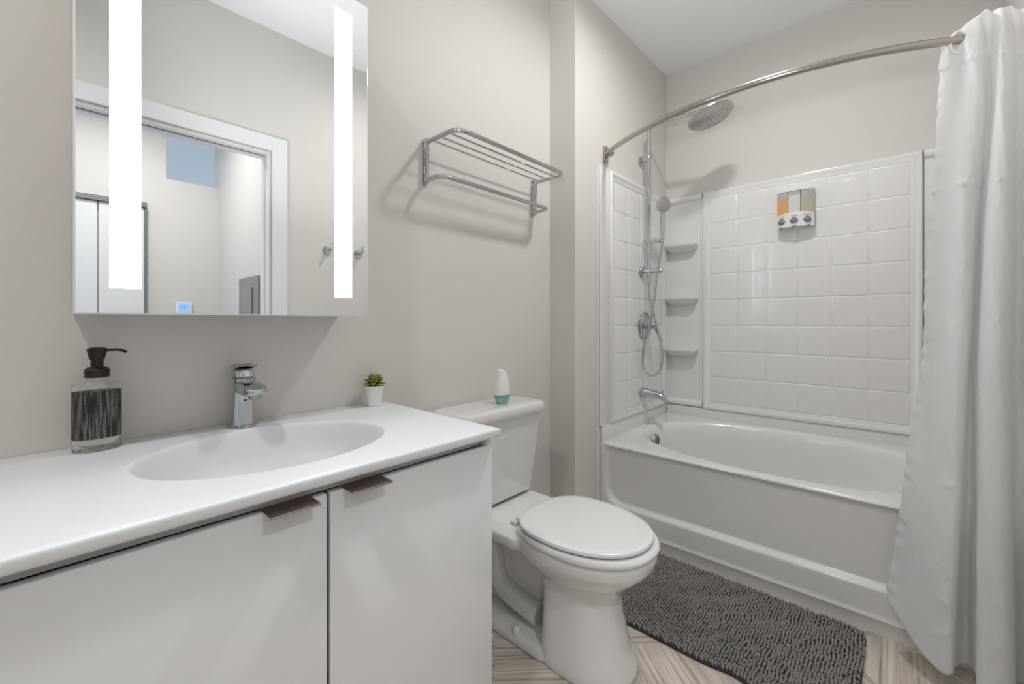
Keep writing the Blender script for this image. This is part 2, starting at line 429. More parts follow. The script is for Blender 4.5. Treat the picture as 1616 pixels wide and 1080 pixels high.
def countertop():
    b = new_bm(); cx, cy, a, bb = 0.357, 1.052, 0.250, 0.190
    N = 128
    angs = [2*PI*i/N for i in range(N)]
    for (qx, qy) in ((VX0, VF), (VX1, VF), (VX0, 1.338), (VX1, 1.338)):   # snap the nearest ray to each corner
        q = math.atan2(qy-cy, qx-cx) % (2*PI)
        k = min(range(N), key=lambda i: abs(angs[i]-q)); angs[k] = q
    def rect(inset, z):
        out = []
        xa, xb_, ya, yb_ = VX0+inset, VX1-inset, VF+inset, 1.338-inset*0
        for q in angs:
            c, s = math.cos(q), math.sin(q)
            tt = min(((xb_ if c > 0 else xa)-cx)/c if abs(c) > 1e-9 else 9, ((yb_ if s > 0 else ya)-cy)/s if abs(s) > 1e-9 else 9)
            out.append((cx+c*tt, cy+s*tt, z))
        return out
    def ell(f, z, dx=0, dy=0, fb=None):
        out = []
        for q in angs:
            th = math.atan2(math.sin(q)/bb, math.cos(q)/a)
            out.append((cx+dx+a*f*math.cos(th), cy+dy+bb*(fb or f)*math.sin(th), z))
        return out
    rings = [ell(1.0, CT-.020), rect(.012, CT-.020), rect(.003, CT-.020), rect(.0008, CT-.0185), rect(0, CT-.016), rect(0, CT-.005), rect(.0008, CT-.0012), rect(.003, CT), rect(.02, CT)]
    rings += [ell(1.05, CT), ell(1.02, CT-.0004), ell(1.0, CT-.0022), ell(.985, CT-.006), ell(.972, CT-.013), ell(.955, CT-.024), ell(.93, CT-.045), ell(.89, CT-.07), ell(.82, CT-.094), ell(.70, CT-.112), ell(.5, CT-.123), ell(.3, CT-.128), ell(.09, CT-.131, 0, 0, .12)]
    loft(b, rings, False, True)
    # underside of the bowl
    rings = [ell(1.0, CT-.020), ell(.99, CT-.03), ell(.96, CT-.055), ell(.9, CT-.085), ell(.8, CT-.11), ell(.6, CT-.128), ell(.3, CT-.14)]
    loft(b, rings, False, True)
    bmesh.ops.remove_doubles(b, verts=b.verts[:], dist=1e-5)
    return b
t = thing('sink_countertop', (0.35, 1.05, CT-.02), 'white solid surface countertop with a molded oval sink on the vanity', 'countertop')
obj('slab', countertop(), 'counter', t, angle=50)
b = new_bm(); lathe(b, (.357, 1.052, CT-.131), [(.001, .004), (.016, .004), (.019, .002), (.021, .0005)], 32); obj('drain', b, 'chrome', t)

# faucet
def faucet():
    fx, fy = 0.353, 1.286
    t = thing('basin_faucet', (fx, fy, CT), 'chrome single lever faucet standing behind the oval sink', 'faucet')
    b = new_bm(); loft(b, [circle((fx, fy, CT+z), r, 40, 'z', r*1.0) for r, z in ((.031, 0), (.034, .002), (.034, .005), (.031, .007))]); obj('base_ring', b, 'chrome', t)
    b = new_bm()
    secs = []
    for z, hx, hy, oy in ((.007, .0265, .024, 0), (.03, .026, .0235, 0), (.06, .0258, .024, -.001), (.09, .0262, .026, -.003), (.110, .0268, .029, -.006), (.124, .027, .031, -.008), (.130, .0265, .0305, -.008)):
        secs.append(rrect(fx, fy+oy, hx, hy, min(hx, hy)*.86, CT+z, 8))
    loft(b, secs); obj('body', b, 'chrome', t)
    b = new_bm()   # spout reaching over the basin
    secs = []
    for s, hw, zt, zb in ((0, .022, .126, .086), (.03, .025, .125, .089), (.055, .027, .123, .091), (.08, .0275, .119, .0925), (.098, .025, .115, .093), (.108, .019, .110, .096), (.112, .010, .106, .1)):
        y = fy-.012-s; r = (zt-zb)/2*.75; hz = (zt-zb)/2; cz_ = CT+(zt+zb)/2
        ring = rrect(0, 0, hw, hz, min(r, hw*.9), 0, 6)
        secs.append([(fx+p[0], y, cz_+p[1]) for p in ring])
    loft(b, secs); obj('spout', b, 'chrome', t)
    b = new_bm(); lathe(b, (fx, fy-.098, CT+.083), [(.010, 0), (.0125, .001), (.0125, .012), (.0115, .0135)], 24); obj('aerator', b, 'chrome2', t)
    b = new_bm()
    secs = []
    for z, hx, hy, oy in ((.131, .0255, .027, -.006), (.134, .0265, .028, -.006), (.146, .025, .026, -.004), (.150, .024, .025, -.003)):
        secs.append(rrect(fx, fy+oy, hx, hy, hx*.85, CT+z, 8))
    loft(b, secs)
    obj('lever_collar', b, 'chrome', t)
    b = new_bm(); secs = []
    for y, hw, zt, zb in ((fy+.026, .020, .160, .152), (fy+.020, .0255, .1635, .151), (fy, .0275, .166, .151), (fy-.022, .0275, .168, .153), (fy-.035, .026, .169, .160), (fy-.042, .021, .1685, .164)):
        ring = rrect(0, 0, hw, (zt-zb)/2, (zt-zb)/2*.6, 0, 5)
        secs.append([(fx+p[0], y, CT+(zt+zb)/2+p[1]) for p in ring])
    loft(b, secs); obj('lever_handle', b, 'chrome', t)
    b = new_bm(); lathe(b, (fx, fy-.0255, CT+.072), [(.0032, 0), (.0035, -.0015), (.002, -.003)], 14, 'y'); obj('dot', b, 'dark', t, label='tiny dark indicator dot')
faucet()

# soap pump bottle
def pump_bottle():
    X, Y = 0.078, 1.283
    t = thing('soap_pump_bottle', (X, Y, CT), 'oval glass soap bottle with dark woven sleeve and bronze pump on the countertop', 'soap dispenser')
    A, B = 0.0385, 0.0265
    def o(prof): return [circle((X, Y, CT+z), A*s, 48, 'z', B*s2) for s, s2, z in prof]
    b = new_bm()
    outer = [(.90, .88, .0005), (1.0, 1.0, .004), (1.02, 1.02, .009), (.96, .95, .014), (.98, .97, .017), (1.02, 1.02, .021), (1.0, 1.0, .027), (1.0, 1.0, .130), (1.02, 1.02, .134), (1.0, 1.0, .140), (.9, .88, .145), (.62, .70, .148), (.48, .66, .152), (.47, .66, .157)]
    inner = [(.42, .60, .157), (.42, .60, .150), (.8, .8, .140), (.95, .93, .132), (.95, .93, .03), (.93, .9, .02), (.8, .8, .012)]
    loft(b, o(outer)+o(inner)); obj('bottle', b, 'glass', t)
    b = new_bm(); loft(b, o([(.78, .78, .0135), (.92, .88, .021), (.935, .915, .031), (.935, .915, .075)])); obj('liquid', b, 'soap', t, label='pale liquid soap')
    b = new_bm(); uvl = b.loops.layers.uv.new('UVMap')
    R = loft(b, o([(1.004, 1.004, .0225+.005), (1.022, 1.026, .0280), (1.022, 1.026, .1285), (1.004, 1.004, .1292)]), False, False)
    for f in b.faces:
        for l in f.loops:
            v = l.vert.co; u = math.atan2((v.y-Y)/B, (v.x-X)/A)/(2*PI)
            fc = f.calc_center_median(); fu = math.atan2((fc.y-Y)/B, (fc.x-X)/A)/(2*PI)
            if u-fu > .5: u -= 1
            if fu-u > .5: u += 1
            l[uvl].uv = (u, (v.z-CT)/.2)
    obj('woven_sleeve', b, 'sleeve', t, label='black and grey woven sleeve')
    b = new_bm(); lathe(b, (X, Y, CT), [(.018, .156), (.0215, .1575), (.0215, .160), (.0195, .162), (.021, .166), (.021, .172), (.017, .177), (.0115, .179), (.0105, .1795), (.0105, .193), (.0115, .1945), (.0125, .1955), (.0165, .214), (.0168, .218), (.011, .2205), (.006, .2215)], 36); obj('pump', b, 'bronze', t)
    b = new_bm(); d = Vector((.93, -.37, 0)).normalized()
    P = [Vector((X, Y, CT+.2135))+d*s+Vector((0, 0, h)) for s, h in ((.010, 0), (.025, .001), (.036, .0008), (.043, -.001), (.049, -.0055))]
    tube(b, catmull(P, 4), .0032, 12); obj('nozzle', b, 'bronze', t)
pump_bottle()

# succulent
def succulent():
    X, Y = 0.733, 1.283
    t = thing('potted_succulent', (X, Y, CT), 'small green succulent in a white pot at the back right corner of the countertop', 'plant')
    b = new_bm(); lathe(b, (X, Y, CT), [(.017, 0), (.0185, .001), (.0245, .052), (.025, .0545), (.0235, .0545), (.0225, .048), (.001, .047)], 40); obj('pot', b, 'pot', t)
    b = new_bm(); lathe(b, (X, Y, CT), [(.0215, .0475), (.0222, .051), (.012, .0525), (.001, .053)], 24); obj('soil', b, 'soil', t)
    b = new_bm()
    k = 0
    for ring, (n, L, el, zz) in enumerate(((9, .034, 12, .054), (9, .033, 30, .057), (8, .030, 48, .060), (6, .026, 64, .063), (4, .020, 78, .066))):
        for i in range(n):
            a = 2*PI*(i+.5*(ring % 2))/n+random.uniform(-.15, .15); e = math.radians(el+random.uniform(-6, 6)); l = L*random.uniform(.9, 1.08)
            dv = Vector((math.cos(a)*math.cos(e), math.sin(a)*math.cos(e), math.sin(e)))
            side = Vector((-math.sin(a), math.cos(a), 0)); up = side.cross(dv)*-1
            base = Vector((X, Y, CT+zz))
            rings = []
            for s, wd, th in ((0, .002, .0015), (.25, .0052, .003), (.5, .0072, .0035), (.72, .0066, .003), (.88, .0036, .002), (1.0, .0004, .0004)):
                c = base+dv*(l*s)+up*(0.004*s*s)*(-1 if el < 20 else 1)*0.4
                rings.append([tuple(c+side*(wd*math.cos(2*PI*q/8))+up*(th*math.sin(2*PI*q/8)+ (.35*wd*abs(math.cos(2*PI*q/8))))) for q in range(8)])
            loft(b, rings)
    obj('leaves', b, 'leaf', t, label='pointed green leaves')
    t.scale = (1.2, 1.2, 1.2)
succulent()

# ---------------------------------------------------------------- mirror cabinet
MX0, MX1, MY, MZ0, MZ1 = 0.038, 0.645, 1.163, 1.124, 2.035
t = thing('mirror_cabinet', ((MX0+MX1)/2, 1.25, MZ0), 'lighted mirrored medicine cabinet mounted on the wall above the sink', 'mirror cabinet')
obj('body', box(MX0+.004, MX1-.004, MY+.024, YV-.0005, MZ0+.004, MZ1-.004, .001, 1), 'white_plastic', t)
b = new_bm(); bx(b, MX0, MX1, MY+.0012, MY+.022, MZ0, MZ1, .0012, 2)
dr = obj('mirror_door', b, 'mirror_edge', t, label='polished pale edge of the mirror door')
b = new_bm(); bx(b, MX0+.003, MX1-.003, MY, MY+.0011, MZ0+.003, MZ1-.003); obj('mirror_glass', b, 'mirror', dr, False, label='silvered mirror glass')
for (a, c) in ((.0885, .136), (.5445, .5945)):
    b = new_bm(); bx(b, a, c, MY-.0006, MY-.0001, MZ0+.052, MZ1-.052)
    obj('light_strip', b, 'strip', t, False, label='vertical frosted light strip glowing cool white')

# ---------------------------------------------------------------- towel rack
def towel_rack():
    xl, xr, zt, zb = 0.972, 1.612, 1.783, 1.640
    t = thing('towel_rack', ((xl+xr)/2, YV, zb), 'chrome wall mounted towel shelf with a lower rail above the toilet', 'towel rack')
    for x in (xl, xr):
        b = new_bm()
        bx(b, x-.009, x+.009, YV-.004, YV-.0003, zb-.022, zt+.012, .0015, 2)
        P = fillet_path([(x, YV-.004, zb-.012), (x, YV-.022, zb-.012), (x, YV-.022, zt+.010), (x, YV-.004, zt+.010)], .008, 5)
        tube(b, P, .0065, 12)
        br = obj('bracket', b, 'chrome', t)
        for z in (zb+.02, zt-.02):
            s = new_bm(); lathe(s, (x+.0, YV-.004, z), [(.0001, -.004), (.004, -.0035), (.005, 0)][::-1], 14, 'y'); obj('screw', s, 'chrome2', br)
    d = 0.195
    P = fillet_path([(xl, YV-.02, zt), (xl, YV-d, zt), (xr, YV-d, zt), (xr, YV-.02, zt)], .045, 8)
    b = new_bm(); tube(b, P, .0088, 14); obj('shelf_frame', b, 'chrome', t)
    for k in (0.050, 0.098, 0.146):
        b = new_bm(); tube(b, [(xl+.002, YV-k, zt-.002), (xr-.002, YV-k, zt-.002)], .0036, 10); obj('shelf_rod', b, 'chrome', t)
    P = fillet_path([(xl, YV-.02, zb), (xl, YV-.105, zb), (xr, YV-.105, zb), (xr, YV-.02, zb)], .040, 8)
    b = new_bm(); tube(b, P, .0088, 14); obj('towel_bar', b, 'chrome', t)
towel_rack()

# ---------------------------------------------------------------- toilet
def toilet():
    X = 1.215
    t = thing('toilet', (X, .95, 0), 'white two piece toilet with its lid closed between the vanity and the tub', 'toilet')
    def egg(hw, yf, yb, z, n=56, pf=2.15, pb=2.6, ymid=None, k=.60):
        ym = ymid if ymid is not None else yb-(yb-yf)*k*0.72
        out = []
        for i in range(n):
            a = 2*PI*i/n; c, s = math.cos(a), math.sin(a)
            p = pb if s > 0 else pf
            x = math.copysign(abs(c)**(2/p), c)*hw
            y = (math.copysign(abs(s)**(2/p), s))*((yb-ym) if s > 0 else (ym-yf))
            out.append((X+x, ym+y, z))
        return out
    b = new_bm()
    loft(b, [egg(hw, yf, yb, z, pb=pb) for z, hw, yf, yb, pb in (
        (0, .128, .612, .90, 4), (.012, .131, .607, .90, 4), (.03, .130, .612, .90, 4), (.10, .118, .636, .895, 5), (.17, .110, .655, .895, 5), (.23, .107, .662, .90, 4), (.26, .110, .656, .92, 3.2),
        (.285, .126, .632, .95, 2.6), (.312, .150, .598, .975, 2.4), (.34, .170, .568, 1.01, 2.6), (.362, .180, .552, 1.01, 2.6), (.385, .184, .546, 1.01, 2.6), (.398, .183, .547, 1.01, 2.6), (.402, .178, .553, 1.0, 2.6))])
    # rear spine, foot and deck
    loft(b, [rrect(X, 1.09, hx, hy, .03, z) for z, hx, hy in ((0, .032, .15), (.36, .032, .17))])
    loft(b, [rrect(X, 1.04, hx, hy, .05, z) for z, hx, hy in ((0, .130, .20), (.012, .132, .202), (.026, .130, .20), (.040, .118, .19), (.052, .06, .15))])
    loft(b, [rrect(X, 1.115, hx, hy, .04, z) for z, hx, hy in ((.31, .06, .17), (.335, .13, .175), (.352, .170, .185), (.368, .180, .19), (.388, .181, .192), (.396, .176, .188))])
    for s in (-1, 1):
        P = catmull([(X+s*.045, 1.19, .34), (X+s*.052, 1.175, .29), (X+s*.055, 1.145, .22), (X+s*.055, 1.13, .155), (X+s*.055, 1.075, .115), (X+s*.055, 1.0, .10), (X+s*.055, .93, .092)], 6)
        tube(b, P, [.026+.012*min(1, i/12) for i in range(len(P))], 18)
    o = obj('bowl', b, 'china', t)
    rm = o.modifiers.new('r', 'REMESH'); rm.mode = 'VOXEL'; rm.voxel_size = 0.0042; rm.use_smooth_shade = True
    sm = o.modifiers.new('s', 'SMOOTH'); sm.factor = .5; sm.iterations = 7
    bake(o)
    for p in o.data.polygons: p.use_smooth = True
    # tank
    b = new_bm()
    def tk(z, hx, yf, yb, r): return rrect(X+.003, (yf+yb)/2, hx, (yb-yf)/2, r, z, 8)
    loft(b, [tk(.398, .140, 1.175, 1.31, .03), (tk(.400, .155, 1.165, 1.315, .035)), tk(.412, .172, 1.150, 1.322, .035), tk(.45, .180, 1.145, 1.325, .035), tk(.56, .196, 1.137, 1.328, .036), tk(.66, .210, 1.132, 1.330, .037), tk(.728, .218, 1.130, 1.330, .038)])
    obj('tank', b, 'china', t)
    b = new_bm()
    loft(b, [tk(.7285, .222, 1.126, 1.331, .04), tk(.731, .232, 1.118, 1.333, .045), tk(.740, .2365, 1.113, 1.334, .05), tk(.757, .238, 1.112, 1.335, .05), tk(.768, .234, 1.116, 1.333, .05), tk(.774, .222, 1.128, 1.325, .045), tk(.776, .20, 1.15, 1.305, .03)])
    obj('tank_lid', b, 'china', t)
    # seat ring and lid
    b = new_bm()
    o_ = [(.188, .544, .985, .404), (.1915, .540, .988, .410), (.1915, .540, .988, .417), (.188, .545, .984, .4235), (.176, .559, .975, .4245)]
    rings = [egg(*q) for q in [(a, f, bk, z) for a, f, bk, z in o_]]
    rings += [egg(.120, .620, .93, .4235), egg(.117, .624, .927, .412), egg(.120, .62, .93, .4045)]
    rings.append(rings[0]); loft(b, rings, False, False); bmesh.ops.remove_doubles(b, verts=b.verts[:], dist=1e-6)
    obj('seat', b, 'seat', t)
    b = new_bm()
    loft(b, [egg(a, f, bk, z) for a, f, bk, z in ((.178, .567, .984, .4275), (.183, .562, .989, .430), (.1855, .559, .991, .436), (.184, .561, .990, .4415), (.179, .567, .984, .4445), (.160, .59, .965, .4457), (.10, .66, .90, .4465), (.03, .75, .82, .447))])
    obj('seat_lid', b, 'seat', t)
    for s in (-1, 1):
        b = new_bm(); bx(b, X+s*.085-.022, X+s*.085+.022, .992, 1.022, .3975, .412, .004, 3); bx(b, X+s*.085-.012, X+s*.085+.012, .965, 1.004, .408, .4245, .003, 2)
        obj('hinge', b, 'seat', t)
        b = new_bm(); lathe(b, (X+s*.113, .985, .035), [(.016, 0), (.0165, .006), (.014, .016), (.008, .023), (.001, .025)], 24); obj('bolt_cap', b, 'seat', t)
    b = new_bm(); lathe(b, (X-.150, 1.168, .452), [(.006, .004), (.006, -.012), (.004, -.014)], 16, 'y'); lathe(b, (X-.150, 1.16, .452), [(.0035, 0), (.0035, -.024), (.002, -.026)], 12, 'y'); obj('tank_bolt', b, 'chrome', t)
toilet()

# air freshener on the tank lid
def freshener():
    X, Y, Z = 1.259, 1.205, .776
    t = thing('air_freshener', (X, Y, Z), 'white and teal egg shaped air freshener standing on the toilet tank lid', 'air freshener')
    def ov(r, h, sh=0.0, tilt=0.0): return [(X+r*math.cos(2*PI*i/36)+sh, Y+r*.85*math.sin(2*PI*i/36), Z+h+tilt*math.cos(2*PI*i/36+.6)) for i in range(36)]
    b = new_bm(); loft(b, [ov(.017, 0), ov(.020, .001), ov(.0245, .013), ov(.0262, .020)]); obj('clear_base', b, 'teal_light', t, label='translucent pale teal base')
    b = new_bm(); loft(b, [ov(.0262, .0202), ov(.0275, .030, 0, .001)]); obj('band', b, 'teal', t, label='teal band')
    b = new_bm(); loft(b, [ov(.0275, .030, 0, .001), ov(.028, .036), ov(.0278, .045), ov(.026, .058), ov(.0235, .070), ov(.0195, .086), ov(.0165, .098, 0, -.001), ov(.0150, .106, 0, -.003), ov(.011, .1085, 0, -.0035), ov(.004, .1088, 0, -.002)]); obj('shell', b, 'white_plastic', t)
    t.scale = (1.3, 1.3, 1.24)
freshener()

# ---------------------------------------------------------------- bathtub
TX0, TX1, TY0, TY1, RZ = 1.986, 2.834, YS+.001, YP-.001, .473
def rimz(x): return RZ+0.025*max(0, (x-2.25)/.58)
def bathtub():
    t = thing('bathtub', (2.41, .43, 0), 'white alcove bathtub with a recessed front apron below the tiled surround', 'bathtub')
    b = new_bm()
    cx, cy, a, bb = 2.420, .470, .372, .640
    N = 160; angs = [2*PI*i/N for i in range(N)]
    for (qx, qy) in ((TX0, TY0), (TX1, TY0), (TX0, TY1), (TX1, TY1)):
        q = math.atan2(qy-cy, qx-cx) % (2*PI); k = min(range(N), key=lambda i: abs(angs[i]-q)); angs[k] = q
    def rect(ins, z, zf=None):
        out = []
        for q in angs:
            c, s = math.cos(q), math.sin(q)
            tt = min(((TX1 if c > 0 else TX0+ins)-cx)/c if abs(c) > 1e-9 else 9, ((TY1 if s > 0 else TY0)-cy)/s if abs(s) > 1e-9 else 9)
            x, y = cx+c*tt, cy+s*tt
            out.append((x, y, (rimz(x)+z)))
        return out
    def se(f, dz, p=2.15, dx=0, dy=0, zabs=None, fy=None):
        out = []
        for q in angs:
            c, s = math.cos(q), math.sin(q)
            th = math.atan2(s/bb, c/a); c2, s2 = math.cos(th), math.sin(th)
            x = cx+dx+a*f*math.copysign(abs(c2)**(2/p), c2); y = cy+dy+bb*(fy or f)*math.copysign(abs(s2)**(2/p), s2)
            out.append((x, y, zabs if zabs is not None else rimz(x)+dz))
        return out
    rings = [rect(0, -.012), rect(.002, -.005), rect(.006, -.0015), rect(.012, 0), se(1.04, 0), se(1.015, -.001), se(1.0, -.005), se(.985, -.014), se(.972, -.028), se(.955, -.055),
             se(.93, 0, zabs=.36, fy=.925, dy=.02), se(.90, 0, zabs=.26, fy=.86, dy=.04), se(.86, 0, zabs=.17, fy=.79, dy=.07), se(.80, 0, zabs=.115, fy=.73, dy=.085), se(.70, 0, zabs=.088, fy=.66, dy=.09), se(.4, 0, zabs=.083, fy=.4, dy=.09), se(.05, 0, zabs=.082, fy=.05, dy=.09)]
    loft(b, rings, False, True)
    # apron profile: recessed panel bounded by a rounded U ledge
    ys = [TY0+(TY1-TY0)*i/220 for i in range(221)]
    zs = [0, .046, .050, .053, .056, .060, .064, .08, .11, .14, .150]+[.155+.0035*i for i in range(20)]+[.23, .25, .28, .32, .36, .40, .43, .44, .447, .452, .456, .4585, RZ-.012]
    def sdf(y, z):   # distance inside the recessed rounded U
        m = 0.035; r = .085
        px = min(y-(TY0+m), (TY1-m)-y); pz = z-.168
        if px < r and pz < r: return r-math.hypot(r-px, r-pz)
        return min(px, pz)
    def depth(y, z):
        d = sdf(y, z); x = 0.0
        if z < .05: base = .004
        elif z < .064: base = -.004*math.sin((z-.05)/.014*PI)+.004*(1-(z-.05)/.014)*.0
        else: base = 0
        w = .026; k = max(0, min(1, (d+w/2)/w)); k = k*k*(3-2*k)
        lip = 1 if z < .44 else max(0, 1-(z-.44)/(RZ-.012-.44))
        return TX0+base+.022*k*lip*(1 if z > .10 else 0)
    V = [[b.verts.new((depth(y, z), y, z)) for y in ys] for z in zs]
    for i in range(len(zs)-1):
        for j in range(len(ys)-1):
            b.faces.new((V[i][j], V[i][j+1], V[i+1][j+1], V[i+1][j]))
    o = obj('tub_shell', b, 'tub', t, angle=60)
    # raised flange behind the rim that the wall panels sit on
    b = new_bm()
    bx(b, TX0+.004, TX1, YP-.014, YP-.0006, RZ-.02, .556, .004, 2)
    bx(b, XB-.020, XB-.0006, TY0, YP-.015, RZ-.0, .556, .004, 2)
    obj('wall_flange', b, 'tub', t)
    b = new_bm(); c = (2.395, 1.066, .418)
    lathe(b, c, [(.036, 0), (.038, -.004), (.036, -.012), (.030, -.016), (.001, -.017)], 32, 'y')
    ov = obj('overflow_cover', b, 'chrome2', t)
    b = new_bm()
    for i in range(-3, 4):
        hw = math.sqrt(max(0, .028**2-(i*.008)**2)); bx(b, c[0]-hw, c[0]+hw, c[1]-.0180, c[1]-.0165, c[2]+i*.008-.0017, c[2]+i*.008+.0017)
    obj('slot', b, 'dark', ov, False, label='dark overflow slots')
    b = new_bm(); lathe(b, (2.42, .86, .086), [(.032, 0), (.032, .003), (.02, .005), (.001, .005)], 28); obj('drain', b, 'chrome2', t)
bathtub()

# ---------------------------------------------------------------- tiled surround
def tile_grid(b, us, vs_, fn, groove=.004, h=.0024):
    """pillowed square tiles; fn(u,v,d) -> point at depth d out of the wall"""
    for i in range(len(us)-1):
        for j in range(len(vs_)-1):
            u0, u1, v0, v1 = us[i], us[i+1], vs_[j], vs_[j+1]
            R = []
            for ins, d in ((0, 0), (.0018, 0), (.0035, h*.6), (.006, h*.92), (.012, h)):
                R.append([fn(u, v, d) for u, v in ((u0+ins, v0+ins), (u1-ins, v0+ins), (u1-ins, v1-ins), (u0+ins, v1-ins))])
            loft(b, R, False, True)
def frame_profile(b, u0, u1, v0, v1, fn, prof):
    """moulded frame around a field: prof = [(distance inward from the outer edge, depth)]"""
    R = []
    for d, h in prof:
        R.append([fn(u, v, h) for u, v in ((u0+d, v0+d), (u1-d, v0+d), (u1-d, v1-d), (u0+d, v1-d))])
    loft(b, R, False, False)
def surround():
    t = thing('shower_surround', (2.6, .5, .556), 'glossy white molded tub surround with square tile pattern and corner shelves above the tub', 'shower surround')
    zs = [.613+.1565*i for i in range(9)]
    Z0, Z1 = .557, 1.927
    # plumbing end panel
    fe = lambda u, v, d: (u, YP-.001-d, v)
    b = new_bm()
    us = [2.112, 2.272, 2.432, 2.592, 2.752]
    prof = [(0, 0), (0, .014), (.003, .0185), (.010, .021), (.018, .019), (.026, .0135), (.034, .011), (.046, .0105), (.050, .0072)]
    frame_profile(b, 2.068, 2.800, Z0, Z1, fe, prof)
    b2 = [(2.118, .607), (2.750, .607), (2.750, 1.877), (2.118, 1.877)]
    bf = b.faces.new([b.verts.new(fe(u, v, .0066)) for u, v in b2])
    us = [2.118+(2.750-2.118)*i/4 for i in range(5)]
    zz = [.607+(1.877-.607)*i/8 for i in range(9)]
    tile_grid(b, us, zz, lambda u, v, d: fe(u, v, .007+d))
    obj('end_panel', b, 'acrylic', t, angle=40)
    # flat outer flange strip
    b = new_bm(); bx(b, 1.968, 2.067, YP-.008, YP-.001, Z0, 1.935, .002, 2); bx(b, 1.948, 1.966, YP-.0035, YP-.0005, .02, 1.940, .001, 1)
    obj('edge_flange', b, 'acrylic', t)
    # back panel
    fb = lambda u, v, d: (XB-.001-d, u, v)
    b = new_bm()
    prof = [(0, 0), (0, .020), (.003, .0255), (.010, .028), (.018, .026), (.026, .0195), (.034, .0165), (.040, .016), (.044, .013)]
    frame_profile(b, -.069, .938, Z0, 1.925, fb, prof)
    u0, u1, v0, v1 = -.069+.044, .938-.044, Z0+.044, 1.925-.044
    b.faces.new([b.verts.new(fb(u, v, .0128)) for u, v in ((u0, v0), (u1, v0), (u1, v1), (u0, v1))])
    tile_grid(b, [u0+(u1-u0)*i/6 for i in range(7)], [v0+(v1-v0)*i/8 for i in range(9)], lambda u, v, d: fb(u, v, .013+d))
    obj('back_panel', b, 'acrylic', t, angle=40)
    # corner shelf columns
    for (ya, yb, side) in ((.942, YP-.002, 1), (YS+.002, -.073, -1)):
        b = new_bm()
        bx(b, XB-.007, XB-.001, ya, yb, Z0, 1.927, .001, 1)
        # rolled top and bottom
        for zc, r in ((1.905, .021), (.580, .021)):
            R = []
            for y in (ya, yb): R.append([(XB-.004-max(0, r*.95*math.sin(PI*k/10)), y, zc-r*math.cos(PI*k/10)) for k in range(11)]+[(XB-.0015, y, zc+r), (XB-.0015, y, zc-r)])
            loft(b, R)
        if side == 1:
            R = []   # cove filling the inner corner
            for z in (Z0+.002, 1.925):
                R.append([(XB-.0015-.034*(1-math.sin(PI/2*k/8)), YP-.0015-.034*(1-math.cos(PI/2*k/8)), z) for k in range(9)]+[(XB-.0015, YP-.0015, z)])
            loft(b, R)
            bx(b, 2.802, XB-.004, YP-.008, YP-.001, Z0, 1.925, .001, 1)
        col = obj('corner_column', b, 'acrylic', t)
        for zt in (1.606, 1.262, .928):
            b = new_bm(); R = []
            y0, y1 = (ya+.028, yb-.018) if side == 1 else (ya+.018, yb-.028)
            for z, dep, ins in ((zt-.052, .010, .035), (zt-.040, .040, .022), (zt-.026, .066, .010), (zt-.016, .074, .004), (zt-.010, .078, 0), (zt-.002, .078, 0), (zt, .075, .002)):
                R.append([(XB-.006, y0+ins, z), (XB-.006-dep*.75, y0+ins, z), (XB-.006-dep, y0+ins+.022, z), (XB-.006-dep, y1-ins-.022, z), (XB-.006-dep*.75, y1-ins, z), (XB-.006, y1-ins, z)])
            loft(b, R); obj('shelf', b, 'acrylic', col)
surround()

